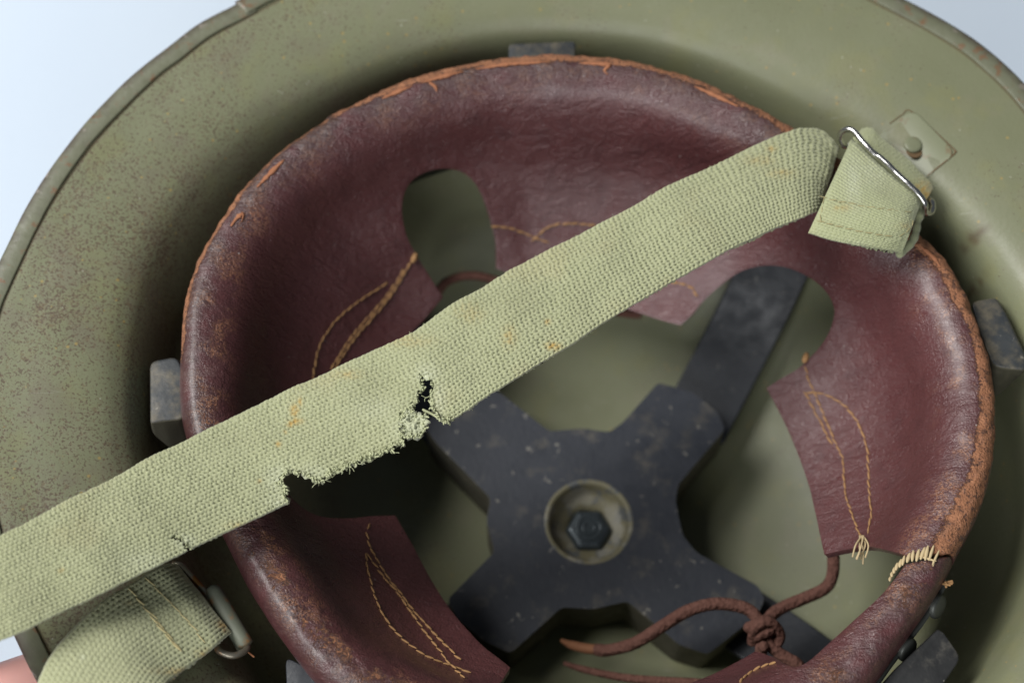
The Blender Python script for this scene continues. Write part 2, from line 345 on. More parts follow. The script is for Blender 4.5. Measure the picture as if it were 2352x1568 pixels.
LP = prism('lug_plate', [(2098, 250), (2197, 350), (2122, 420), (2010, 318)], .085, -.05, M_plate, SH, .03, 3, 14, brim_z)
sides = [(2200, 350), (2125, 415), (2195, 352)]
V = []
edge = Zm(1960, 280, [(1150, 130), (1290, 30), (1400, 4), (1840, 395), (1858, 430), (1840, 470), (1540, 715)], 4.356)
pp = []
for x, y in cr(edge, 8):
    q = onbrim(x, y, .05); pp.append(q)
n = N('rust_line'); M_rust = n.fin(n.mix(n.noise(4, 4), (.10, .055, .025), (.17, .11, .05)), .8)
tube('rust_deposit', pp, [.010+.012*(i/len(pp)) for i in range(len(pp))], M_rust, SH, 6)
q = onbrim(2097, 333, .1); disc('rivet', (q[0], q[1], q[2]-.03), .235, .09, M_plate, LP)
q2 = onbrim(2100, 347, .1); disc('rust_patch', (q2[0], q2[1], q2[2]-.005), .21, .02, M_rust, LP)
# ------------------------------------------------------------------ leather liner surface
pl = cr([(.62, -4.3), (.34, -3.1), (.16, -2.1), (.05, -1.35), (0, -.8), (.06, -.42), (.2, -.16), (.42, -.04), (.75, -.08), (1.05, -.24), (1.3, -.5), (1.5, -.85), (1.65, -1.25), (1.85, -1.8), (2.2, -2.4), (2.75, -3.0), (3.5, -3.65), (4.4, -4.3), (5.4, -4.9), (6.5, -5.4), (8.5, -6.0)], 10)  # lowest outer skirt point is unseen, added to block bounce light in the gap
LS = np.r_[0, np.cumsum(np.linalg.norm(np.diff(pl, axis=0), axis=1))]
itop = int(np.argmax(pl[:, 1])); LS -= LS[itop]; dtop = pl[itop, 0]
SMIN = LS[0]+.02
def zs(d): return np.interp(d, pl[itop:, 0], pl[itop:, 1])
def sd(d): return np.interp(d, pl[itop:, 0], LS[itop:])
def surf(p, s, lift=0.0):
    d = np.interp(s, LS, pl[:, 0]); z = np.interp(s, LS, pl[:, 1]); r = Rl(p)-d
    e = .3; d2 = np.interp(s+e, LS, pl[:, 0])-np.interp(s-e, LS, pl[:, 0]); z2 = np.interp(s+e, LS, pl[:, 1])-np.interp(s-e, LS, pl[:, 1])
    L = np.hypot(d2, z2)+1e-9; nr, nzz = -(-z2/L)*1.0, d2/L      # normal: radial (outward) and up
    nr = z2/L*-1.0
    w_ = wr(p, s); r = r-(nr*0)-0; z = z+nzz*(w_+lift); r = r+(-nr)*(w_+lift)*1.0
    return np.array([C[0]+r*math.cos(p), C[1]+r*math.sin(p), z])
def wr(p, s):
    x, y = math.cos(p)*9, math.sin(p)*9
    a = .16*mn.noise(Vector((x*.28, y*.28, s*.35)))*min(1, max(0, (s-.6)/1.5))
    a += .035*mn.noise(Vector((x*.9, y*.9, s*.8)))
    k = max(0, math.cos(p-.05))**3                     # gathered creases on the right-hand roll
    a += .03*k*mn.noise(Vector((x*2.6, y*2.6, s*.9)))*math.exp(-((s-.6)/1.0)**2)
    return a
def hit(px, py):      # first point of the leather surface along the sight line -> (angle, arc length)
    lo, hi = .0, -7.5
    def f(z):
        q = P(px, py, z); p = math.atan2(q[1]-C[1], q[0]-C[0]); d = Rl(p)-math.hypot(q[0]-C[0], q[1]-C[1]); return z-zs(max(d, dtop)), p, d
    for _ in range(40):
        mid = (lo+hi)/2; v = f(mid)[0]
        if v > 0: lo = mid
        else: hi = mid
    _, p, d = f(lo); return p, float(sd(max(d, dtop)))
inner = [(2085, 1276), (2040, 1262), (1990, 1256), (1940, 1264), (1895, 1274), None, (1880, 1200), (1862, 1130), (1838, 1060), (1810, 990), (1785, 935), (1763, 892), None, (1800, 868), (1832, 848), (1858, 822), (1880, 798), (1902, 762), (1914, 720), (1908, 690), (1890, 662), (1862, 638), (1820, 618), (1780, 610), (1740, 612), (1700, 624), (1668, 645), (1640, 668), (1612, 695), (1588, 725), (1563, 747), None, (1510, 732), (1450, 712), (1380, 690), (1300, 668), (1220, 645), (1142, 618), None, (1140, 560), (1128, 510), (1112, 460), (1090, 420), (1060, 395), (1020, 386), (980, 392), (945, 412), (925, 445), (920, 490), (930, 540), (950, 580), (985, 635), (1017, 683), None, (975, 735), (935, 775), (890, 815), (850, 880), (838, 940), (850, 1005), None, (790, 1012), (730, 1030), (680, 1065), (657, 1112), (690, 1160), (738, 1187), (800, 1192), (850, 1188), (906, 1186), None, (945, 1258), (990, 1332), (1040, 1402), (1100, 1466), (1172, 1530), None, (1150, 1565), (1110, 1610), (1100, 1650), (1140, 1690), (1220, 1700), (1290, 1680), (1340, 1620), None, (1480, 1600), (1595, 1565), (1736, 1498), None, (1774, 1512), (1820, 1532), (1852, 1521), (1894, 1484), (1957, 1428), (2017, 1372), (2050, 1335), (2078, 1296)]
runs = [[]]
for q in inner:
    if q is None: runs.append([runs[-1][-1]])
    else: runs[-1].append(q)
px = []
for r_ in runs:
    c_ = resample(cr(r_, 8), 9); px += [tuple(a) for a in c_[:-1]]
px.append(inner[-1])
bd = [hit(*a) for a in px]
jo = P(2203, 1296, -.5); pj = math.atan2(jo[1]-C[1], jo[0]-C[0])
def unwrap(p, ref=pj-.12):
    while p < ref: p += 2*math.pi
    while p > ref+2*math.pi: p -= 2*math.pi
    return p
U = 9.6
poly = [(unwrap(p)*U, s) for p, s in bd]
poly[-1] = ((bd[-1][0]+2*math.pi)*U, bd[-1][1])
fix = []
for i, (u, s) in enumerate(poly):      # keep end part in the second turn
    if i > len(poly)*.8 and u < (pj+math.pi)*U: u += 2*math.pi*U
    fix.append((u, s))
poly = fix
s_u, s_s = poly[0]; e_u, e_s = poly[-1]
side2 = [(e_u+(((pj+2*math.pi-.006)*U)-e_u)*t, e_s+(-.35-e_s)*t) for t in np.linspace(.05, 1, 14)]
end_u = (pj+2*math.pi-.006)*U
side2 += [(end_u, s) for s in np.linspace(-.5, SMIN, 12)]
bot = [(u, SMIN) for u in np.arange(end_u-.2, (pj+.004)*U+.1, -.2)]
side1 = [((pj+.004)*U, s) for s in np.linspace(SMIN, -.35, 12)]+[((pj+.004)*U+(s_u-(pj+.004)*U)*t, -.35+(s_s+.35)*t) for t in np.linspace(.07, .95, 14)]
loop = poly+side2+bot+side1
step_ = .13; pts = [Vector(q) for q in loop]; nb = len(pts)
LP2 = np.array(loop)
def inside(P2, x, y):
    a = P2; b = np.roll(P2, -1, axis=0); c = ((a[:, 1] > y) != (b[:, 1] > y)); xi = a[:, 0]+(y-a[:, 1])*(b[:, 0]-a[:, 0])/(b[:, 1]-a[:, 1]+1e-12)
    return (np.count_nonzero(c & (x < xi)) % 2) == 1
umin, umax = LP2[:, 0].min(), LP2[:, 0].max(); smax = LP2[:, 1].max(); row = 0
for s in np.r_[np.arange(SMIN+.1, -.9, .15), np.arange(-.88, .9, .085), np.arange(.95, smax, step_)]:
    st = step_ if s > 1 else (.17 if s < -1 else .105)
    for u in np.arange(umin+(row % 2)*st/2, umax, st):
        if inside(LP2, u, s) and (s < -.9 or np.min(np.abs(LP2[:, 0]-u)+np.abs(LP2[:, 1]-s)) > .085):
            pts.append(Vector((u+random.uniform(-.02, .02), s+random.uniform(-.01, .01))))
    row += 1
vo, eo, fo, *_ = delaunay_2d_cdt(pts, [(i, (i+1) % nb) for i in range(nb)], [], 1, 1e-5)
V = []; WE = []; GR = []; CK = []
def bumpf(x, c, w_): return math.exp(-((x-c)/w_)**2)
def lerp_tab(a, tab):
    return float(np.interp(a, [t[0] for t in tab], [t[1] for t in tab]))
wear_tab = [(-30, .85), (-22, 1.0), (-8, 1), (5, 1), (15, 1), (28, 1.1), (35, 1.1), (42, 1.0), (50, .95), (60, .8), (72, .85), (85, 1.05), (100, 1.1), (108, .9), (118, 1.05), (130, .85), (140, .7), (150, .95), (162, 1.05), (172, .9), (182, .4), (198, .3), (205, .60), (222, .60), (240, .63), (262, .55), (300, .55), (318, .5), (331, .7)]
wid_tab = [(-30, .55), (-20, .5), (-8, .42), (10, .4), (28, .62), (40, .45), (60, .42), (85, .44), (110, .44), (130, .38), (160, .34), (182, .2), (205, .5), (230, .6), (300, .45), (331, .45)]
for v in vo:
    p = v[0]/U; dg = math.degrees(p)
    if dg > 331: dg -= 0
    cen = lerp_tab(dg, [(-30, -.15), (0, -.3), (30, -.2), (60, -.34), (120, -.38), (165, -.52), (195, -.5), (208, .1), (235, .35), (260, .1), (331, .1)])
    wd = lerp_tab(dg, wid_tab); we = lerp_tab(dg, wear_tab)
    WE.append(we*math.exp(-(abs(v[1]-cen)/wd)**3))
    rg = WE[-1]*(.055*mn.noise(Vector((v[0]*3.2, v[1]*4, 1)))+.03*mn.noise(Vector((v[0]*8, v[1]*8, 2)))) if WE[-1] > .1 else 0
    V.append(surf(p, v[1], rg))
    GR.append(max(0, min(1, 1.05-abs(v[1]+.05)/.95))*lerp_tab(dg, [(-30, .45), (20, .4), (50, .75), (120, 1), (185, .8), (210, .9), (331, .75)]))
    CK.append(bumpf(v[1], .45, .55)*lerp_tab(dg, [(-30, .9), (40, .7), (60, .3), (140, .4), (165, .9), (200, 1), (215, .8), (331, .5)]))
me = bpy.data.meshes.new('leather_liner'); me.from_pydata((np.array(V)*.01).tolist(), [], [list(f) for f in fo]); me.update()
# outward orientation towards the opening
tst = np.array([pl_.normal for pl_ in me.polygons]); cc = np.array([pl_.center for pl_ in me.polygons])
if np.mean(tst[:, 2]) < 0: me.flip_normals()
LE = link('leather_liner', me, M_leather, HELM)
attr(me, 'wear', WE); attr(me, 'grime', GR); attr(me, 'crackle', CK)
so = LE.modifiers.new('thickness', 'SOLIDIFY'); so.thickness = .0019; so.offset = -1
bv = LE.modifiers.new('soft_edge', 'BEVEL'); bv.width = .0007; bv.segments = 2; bv.limit_method = 'ANGLE'; bv.angle_limit = 1.0
def on_leather(px_, lift=.012):
    return [surf(*hit(x, y), lift) for x, y in px_]
# ------------------------------------------------------------------ stitches (one shared mesh, one object each)
def capsule_mesh(name, mat):
    t = np.linspace(-.5, .5, 6); r = np.array([.35, .85, 1, 1, .85, .35])
    V, F = tube_geo([(x, 0, .25*(1-(2*x)**2)) for x in t], r, 7); me = bpy.data.meshes.new(name); me.from_pydata([tuple(map(float, v)) for v in V], [], F); me.materials.append(mat); me.shade_smooth(); return me
CAP = {}
def stitches(path3, parent, mat, ln=.16, gap=.085, rad=.027, name='stitch', jit=.02):
    p = resample(path3, .02); k = 0; key = mat.name
    if key not in CAP: CAP[key] = capsule_mesh('stitch', mat)
    n = int(ln/.02); g = max(1, int(gap/.02))
    while k+n < len(p):
        a, b = p[k], p[min(k+n, len(p)-1)]; d = b-a; L = np.linalg.norm(d)
        if L < 1e-4: break
        xa = Vector(d/L); ya = Vector((0, 0, 1)).cross(xa).normalized(); za = xa.cross(ya)
        o = bpy.data.objects.new(name, CAP[key]); sc.collection.objects.link(o); o.parent = parent
        c = (a+b)/2+rng.normal(0, jit*.35, 3); rr_ = rad*random.uniform(.85, 1.15)
        M = Matrix(((xa[0], ya[0], za[0], 0), (xa[1], ya[1], za[1], 0), (xa[2], ya[2], za[2], 0), (0, 0, 0, 1)))
        o.matrix_local = Matrix.Translation(Vector(c*.01)) @ M @ Matrix.Rotation(random.uniform(.02, .22), 4, 'Z') @ Matrix.Diagonal((L*1.04*.01, rr_*.01, rr_*.01, 1))
        k += n+g
def surf_st(pxl, **kw): stitches(on_leather(resample(cr(pxl, 6), 8)), LE, M_thread, **kw)
zE = lambda l: Zm(850, 1107, l)
surf_st(zE([(165, 600), (190, 700), (240, 780), (310, 880), (380, 960), (450, 1050), (520, 1130), (600, 1210), (680, 1290), (760, 1370), (820, 1430)]))
surf_st(zE([(170, 740), (240, 830), (320, 920), (400, 1010), (470, 1110), (550, 1210), (620, 1300), (690, 1390), (740, 1450), (825, 1545)]))
surf_st(zE([(160, 740), (170, 820), (200, 920), (240, 1060), (300, 1170), (390, 1265), (500, 1350), (600, 1400), (730, 1440), (860, 1490)]))
surf_st(zE([(185, 545), (160, 580), (165, 610)]), ln=.16)
zC = lambda l: Zm(1660, 550, l)
surf_st(zC([(925, 960), (945, 1040), (985, 1130), (1020, 1230), (1060, 1330), (1100, 1430), (1150, 1540), (1165, 1568)]) + [(1945, 1135), (1960, 1180), (1975, 1222), (1985, 1238)])
surf_st(zC([(925, 1130), (960, 1200), (1005, 1290), (1050, 1390), (1090, 1470)]), ln=.2)
surf_st(zC([(940, 1130), (1010, 1130), (1080, 1150), (1170, 1210), (1240, 1290), (1285, 1390), (1320, 1500)]) + [(2002, 1150), (2006, 1180), (2000, 1215), (1994, 1238)], ln=.18)
surf_st([(940, 605), (905, 668), (865, 720), (815, 775), (775, 835), (765, 870)], rad=.034)
surf_st([(925, 620), (890, 680), (850, 725), (800, 782), (758, 850)], rad=.03)
surf_st([(888, 652), (825, 690), (768, 738), (735, 785), (720, 850), (722, 890)], rad=.03)
surf_st([(1132, 520), (1180, 527), (1218, 543), (1262, 560)], rad=.03)
surf_st([(1225, 552), (1262, 522), (1310, 514), (1370, 518)], rad=.03)
surf_st([(1545, 648), (1575, 655), (1592, 665), (1604, 690)], rad=.036, ln=.14)
surf_st([(1700, 1568), (1730, 1548), (1770, 1532), (1800, 1524)], rad=.035, ln=.14)
for a in ((947, 592), (1852, 822)):
    q = on_leather([a], .06)[0]; tube('thread_knot', [q+np.array([-.05, -.12, 0]), q, q+np.array([.04, .12, .02])], [.06, .09, .06], M_thread, LE, 8)
# dangling thread ends under the right tongue
V = []; F = []
for k in range(7):
    a = np.array(on_leather([(1990+random.uniform(-6, 6), 1238)], .12)[0]); b = np.array(P(1962+k*4+random.uniform(-4, 4), 1288+random.uniform(-12, 10), a[2]+.12)); m_ = (a+b)/2+np.array([random.uniform(-.12, .1), 0, .10])
    v, f = tube_geo(cr([a, m_, b], 6), .022, 5); F += [tuple(i+len(V) for i in g) for g in f]; V += v
o = mesh('loose_thread', V, F, M_thread2, LE); o['kind'] = 'stuff'
# whip stitches over the joint of the roll
wp = Zm(1660, 1107, [(1480, 900), (1500, 855), (1530, 815), (1570, 780), (1615, 755), (1665, 738), (1715, 725), (1750, 722)])
wq = resample(cr(wp, 6), 11)
T_ = np.gradient(wq, axis=0); T_ /= np.linalg.norm(T_, axis=1)[:, None]
CAP['cream_thread'] = capsule_mesh('whip_stitch', M_thread2)
for i in range(len(wq)):
    k = i/len(wq); L = 14+k*20; dx, dy = -.42*L+random.uniform(-2, 2), .9*L
    a, b = on_leather([(wq[i][0]-dx*.35, wq[i][1]-dy*.35), (wq[i][0]+dx*.65, wq[i][1]+dy*.65)], .06)
    stitches([a, (a+b)/2+np.array([0, 0, .02]), b], LE, M_thread2, ln=max(.1, np.linalg.norm(b-a)-.06), gap=.3, rad=.042, name='whip_stitch')
for seg in ([(1830, 740), (1800, 860), (1900, 815), (1860, 915)], [(1690, 745), (1760, 775), (1800, 800)]):
    stitches(on_leather(resample(Zm(1660, 1107, seg), 8), .05), LE, M_thread2, ln=.28, gap=.02, rad=.026, name='whip_stitch')
V = []; F = []
for k in range(9):
    a = P(*Zm(1660, 1107, [(1822+random.uniform(-15, 15), 915)])[0], -.6); b = P(*Zm(1660, 1107, [(1868+random.uniform(-26, 22), 925+random.uniform(-25, 18))])[0], -.5)
    v, f = tube_geo([a, (a+b)/2, b], .03, 5); F += [tuple(i+len(V) for i in g) for g in f]; V += v
o = mesh('frayed_end', V, F, M_thread, LE); o['kind'] = 'stuff'
# torn leather shreds on the roll
def shred(pxl, lift, wdt):
    a = on_leather(resample(cr(pxl, 5), 6), lift)
    a = np.array(a); n_ = len(a); r = wdt*np.sin(np.linspace(.25, math.pi-.25, n_))*(1+.3*rng.normal(0, 1, n_).clip(-1, 1)); tube('leather_shred', a, r, M_shred, LE, 7, .45)
n = N('torn_leather_flesh'); oc = n.mix(n.noise(6, 5), (.22, .08, .035), (.42, .18, .09)); n.bump(n.noise(10, 5), .8, .04); M_shred = n.fin(oc, .9)
for s_ in ([(870, 215), (910, 205), (945, 195)], [(985, 190), (1000, 200), (1003, 212)], [(1330, 140), (1375, 142), (1400, 150), (1388, 162), (1396, 172)], [(1090, 148), (1150, 142), (1200, 140), (1260, 141)], [(590, 430), (620, 395), (650, 365)], [(530, 520), (545, 500), (560, 490), (555, 510)], [(2120, 560), (2150, 590), (2175, 610)], [(1600, 190), (1650, 212), (1700, 238)], [(960, 178), (1010, 170), (1060, 156)]):
    shred(s_, .02, .06)
# ------------------------------------------------------------------ metal hoop, rivets, rubber blocks
V = []; F = []; nn = 240; ph = np.linspace(0, 2*math.pi, nn, endpoint=False)
for i in range(nn):
    dg_ = (math.degrees(ph[i])+180) % 360-180; hid = .0 if -62 < dg_ < -29 else .42
    for d, z in ((-.02, -1.15), (-.12, -1.15), (.36, -4.2), (.48, -4.2)):
        r = Rl(ph[i])-d-hid; V.append((C[0]+r*math.cos(ph[i]), C[1]+r*math.sin(ph[i]), z))
for i in range(nn):
    j = (i+1) % nn
    for k in range(4): k2 = (k+1) % 4; F.append((i*4+k, j*4+k, j*4+k2, i*4+k2))
HO = mesh('headband_hoop', V, F, M_band, HELM)  # hoop's unseen lower part is lengthened to keep light out of the gap
for dg in (-33.5, -41, -50):
    a = math.radians(dg); r = Rl(a)+.12; disc('rivet', (C[0]+r*math.cos(a), C[1]+r*math.sin(a), -1.25), .3, .13, M_band, HO, (math.cos(a), math.sin(a), .55))
zB = lambda l: Zm(0, 550, l)
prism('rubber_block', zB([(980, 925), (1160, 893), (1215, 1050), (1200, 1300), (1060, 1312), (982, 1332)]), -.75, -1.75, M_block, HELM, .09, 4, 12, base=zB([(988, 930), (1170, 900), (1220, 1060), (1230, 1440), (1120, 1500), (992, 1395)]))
prism('rubber_block', [(1168, 100), (1322, 94), (1322, 190), (1168, 200)], -.9, -2.6, M_block, HELM, .05, 3, 6)
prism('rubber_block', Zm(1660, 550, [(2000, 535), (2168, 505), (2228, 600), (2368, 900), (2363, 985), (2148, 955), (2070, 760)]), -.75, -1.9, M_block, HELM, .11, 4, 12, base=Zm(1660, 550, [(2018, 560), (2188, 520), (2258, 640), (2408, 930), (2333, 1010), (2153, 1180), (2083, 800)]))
prism('rubber_block', Zm(1660, 1107, [(1790, 1210), (1830, 1235), (1945, 1400), (1780, 1640), (1520, 1760), (1380, 1650), (1480, 1500)]), -.8, -3.2, mat_rubber('black_rubber', (.011, .012, .013), (.026, .026, .026), (.13, .12, .10), .50, .72, .5, .6), HELM, .1, 4, 12)
prism('rubber_block', [(655, 1505), (720, 1540), (800, 1640), (740, 1680), (660, 1620)], -1.3, -3.2, M_arm, HELM, .1, 4, 12)
# ------------------------------------------------------------------ crown pad with bolt and cross bands
zP, hP = -6.9, 1.9
out = [(1512, 878), (1590, 900), (1648, 945), (1666, 985), (1558, 1112), (1552, 1150), (1568, 1228), (1600, 1268), (1742, 1345), (1757, 1375), (1740, 1412), (1625, 1502), (1560, 1480), (1492, 1422), (1440, 1380), (1365, 1398), (1290, 1394), (1172, 1500), (1110, 1470), (1050, 1420), (1028, 1375), (1136, 1266), (1117, 1195), (1127, 1144), (1002, 1017), (978, 985), (985, 960), (1110, 890), (1150, 902), (1262, 990), (1340, 983), (1399, 992), (1431, 969)]
p3 = [P(x, y, zP) for x, y in out]; pts2 = []
for i in range(len(p3)):
    a, b, c_ = p3[i-1][:2], p3[i][:2], p3[(i+1) % len(p3)][:2]; l = .12; u = (a-b)/np.linalg.norm(a-b)*min(l, np.linalg.norm(a-b)*.35); v = (c_-b)/np.linalg.norm(c_-b)*min(l, np.linalg.norm(c_-b)*.35)
    for t in (0, .5, 1): pts2.append((1-t)**2*(b+u)+2*t*(1-t)*b+t*t*(b+v))
pts2 = np.array(pts2)
if np.sum(pts2[:, 0]*np.roll(pts2[:, 1], -1)-np.roll(pts2[:, 0], -1)*pts2[:, 1]) < 0: pts2 = pts2[::-1]
bc = P(1352, 1197, zP)[:2]; hr = 1.17
bc0 = np.append(bc, zP)
cir = np.array([bc+hr*np.array([math.cos(t), math.sin(t)]) for t in np.linspace(0, 2*math.pi, 48, endpoint=False)])
n1, n2 = len(pts2), 48
vo, eo, fo, *_ = delaunay_2d_cdt([Vector(q) for q in np.vstack([pts2, cir])], [(i, (i+1) % n1) for i in range(n1)]+[(n1+i, n1+(i+1) % n2) for i in range(n2)], [], 1, 1e-6)
fo = [f for f in fo if np.linalg.norm(np.mean([vo[i] for i in f], axis=0)-bc) > hr*.99 or not all(i >= n1 for i in f)]
vv = np.array([[q[0], q[1]] for q in vo]); cen = vv.mean(0)
V = [(x, y, zP) for x, y in pts2]+[(x, y, zP) for x, y in cir]
nv = len(V); V += [(x*1.0, y*1.0, zP-hP) for x, y in pts2]+[(x, y, zP-1.2) for x, y in cir]
F = []
for f in fo:
    f = list(f)
    A = sum(vv[f[i]][0]*vv[f[(i+1) % len(f)]][1]-vv[f[(i+1) % len(f)]][0]*vv[f[i]][1] for i in range(len(f)))
    F.append(f if A > 0 else f[::-1])
F += [(i, nv+i, nv+(i+1) % n1, (i+1) % n1) for i in range(n1)]
F += [(n1+(i+1) % n2, nv+n1+(i+1) % n2, nv+n1+i, n1+i) for i in range(n2)]
F.append([nv+n1+i for i in range(n2)])
PAD = mesh('crown_pad', V, F, M_pad, HELM, False)
PAD.data.materials.append(M_dusty_lit)
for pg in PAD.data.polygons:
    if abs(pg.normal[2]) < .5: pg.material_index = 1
b = PAD.modifiers.new('bevel', 'BEVEL'); b.width = .0009; b.segments = 3; b.limit_method = 'ANGLE'; b.angle_limit = .75
# washer ring lining the hole
V = []; F = []; secw = [(hr+.05, .004), (hr, .012), (hr-.06, -.01), (hr-.10, -.10), (hr-.15, -.38), (hr-.30, -.50), (.55, -.56), (.5, -1.0)]
for i in range(64):
    a = 2*math.pi*i/64
    for r, z in secw: V.append((bc[0]+r*math.cos(a), bc[1]+r*math.sin(a), zP+z))
nsx = len(secw)
for i in range(64):
    j = (i+1) % 64
    for k in range(nsx-1): F.append((i*nsx+k, i*nsx+k+1, j*nsx+k+1, j*nsx+k))
mesh('washer', V, F, M_khaki, PAD)
hc = P(1353, 1213, zP-.35)
BO = disc('hex_bolt', (hc[0], hc[1], zP-.82), .66, .46, M_bolt, PAD, (0, 0, 1), dome=0, sides=6)
BO.data.shade_flat(); b = BO.modifiers.new('bevel', 'BEVEL'); b.width = .0005; b.segments = 2
for r in (.33, .16):
    tube('bolt_ring', [(hc[0]+r*math.cos(t), hc[1]+r*math.sin(t), zP-.36) for t in np.linspace(0, 2*math.pi, 25)], .03, M_bolt, BO, 6, 1, False)
def band(name, cl, width, th, mat, parent):
    c_ = np.array([P(x, y, z) for x, y, z in cl]); c_ = cr(c_, 8); T = np.gradient(c_, axis=0); T /= np.linalg.norm(T, axis=1)[:, None]
    V = []; F = []
    for i in range(len(c_)):
        s_ = np.cross(T[i], [0, 0, 1.]); s_ /= np.linalg.norm(s_); nrm = np.cross(s_, T[i]); w_ = width/2
        for a, b_ in ((-w_, th/2), (w_, th/2), (w_, -th/2), (-w_, -th/2)): V.append(c_[i]+s_*a+nrm*b_)
    for i in range(len(c_)-1):
        for k in range(4): F.append((i*4+k, i*4+(k+1) % 4, (i+1)*4+(k+1) % 4, (i+1)*4+k))
    F += [(0, 3, 2, 1), tuple((len(c_)-1)*4+k for k in range(4))]
    o = mesh(name, V, F, mat, parent, True); b = o.modifiers.new('bevel', 'BEVEL'); b.width = .0005; b.segments = 2; b.limit_method = 'ANGLE'; b.angle_limit = .8; o.modifiers.new('normals', 'WEIGHTED_NORMAL').keep_sharp = True; return o
band('cross_band', [(1590, 985, -8.0), (1645, 880, -7.7), (1697, 780, -7.1), (1745, 685, -6.3), (1785, 595, -5.3), (1820, 505, -4.3)], 1.98, .18, M_arm, HELM)
band('cross_band', [(1640, 1380, -8.0), (1740, 1445, -7.7), (1860, 1530, -6.9), (1960, 1620, -5.5), (2030, 1680, -4.0)], 1.9, .18, M_arm, HELM)
band('cross_band', [(1080, 1020, -8.0), (980, 900, -7.7), (900, 780, -7.0), (800, 620, -5.6), (730, 540, -4.4)], 1.9, .18, M_arm, HELM)
band('cross_band', [(1090, 1440, -8.0), (980, 1520, -7.6), (860, 1620, -6.4), (800, 1680, -5.0)], 1.9, .18, M_arm, HELM)
# ------------------------------------------------------------------ lace cord through the tongues
def cord(cl, r=.165, mat=M_lace, name='lace_cord', parent=None, par=True, taper=None):
    c_ = resample(cr([P(x, y, z) for x, y, z in cl], 10), .05); n_ = len(c_); k = np.arange(n_)
    rr_ = r*(1+.02*rng.normal(0, 1, n_).clip(-1, 1)); 
    if taper is not None: rr_ = rr_*np.interp(k/n_, *taper)
    return tube(name, c_, rr_, mat, parent or HELM, 12)
cord([(1908, 1235, -4.7), (1914, 1275, -4.8), (1912, 1320, -5.0), (1895, 1350, -5.2), (1850, 1372, -5.3), (1802, 1392, -5.3), (1772, 1412, -5.2), (1758, 1440, -5.0), (1762, 1470, -5.0), (1790, 1500, -5.1), (1830, 1524, -5.1), (1845, 1545, -5.3)])
cord([(1752, 1530, -5.3), (1748, 1500, -5.1), (1750, 1470, -5.0), (1745, 1435, -5.0), (1730, 1408, -5.0), (1700, 1392, -5.0), (1640, 1386, -5.0), (1580, 1402, -5.1), (1520, 1438, -5.3), (1460, 1475, -5.7), (1400, 1492, -6.1), (1372, 1491, -6.4)])
ka, kb_ = P(1738, 1428, -4.95), P(1772, 1474, -4.95); ax_ = (kb_-ka)/np.linalg.norm(kb_-ka); s1 = np.cross(ax_, [0, 0, 1.]); s1 /= np.linalg.norm(s1); s2 = np.cross(s1, ax_)
tt_ = np.linspace(0, 2.1*2*math.pi, 60); kn = [ka+(kb_-ka)*(t/tt_[-1])+s1*.27*math.cos(t)+s2*.24*math.sin(t) for t in tt_]
tube('lace_knot', np.array(kn), .145*(1+.02*rng.normal(0, 1, 60)), M_lace, HELM, 12)
kn2 = cr([P(1728, 1475, -5.1), P(1735, 1440, -4.6), P(1768, 1428, -4.55), P(1792, 1458, -4.9), P(1776, 1490, -5.1)], 8); tube('lace_knot', kn2, .14, M_lace, HELM, 12)
cord([(1375, 1491, -6.4), (1345, 1488, -6.6), (1312, 1480, -6.9), (1290, 1470, -7.2)], .15, M_tip, 'cord_tip', None, True, ([0, .6, 1], [1, .85, .3]))
cord([(1296, 1522, -7.0), (1340, 1536, -6.9), (1420, 1553, -6.6), (1500, 1562, -6.3), (1600, 1568, -6.0), (1680, 1580, -5.7)], .12, M_lace, 'lace_cord', None, True, ([0, .1, .5, 1], [.5, .8, 1, 1.2]))
cord([(1005, 672, -6.0), (1025, 648, -5.6), (1060, 635, -5.4), (1100, 634, -5.4), (1145, 646, -5.6), (1200, 662, -5.8)], .13)
cord([(1380, 700, -6.2), (1420, 716, -6.3), (1470, 722, -6.1)], .13)
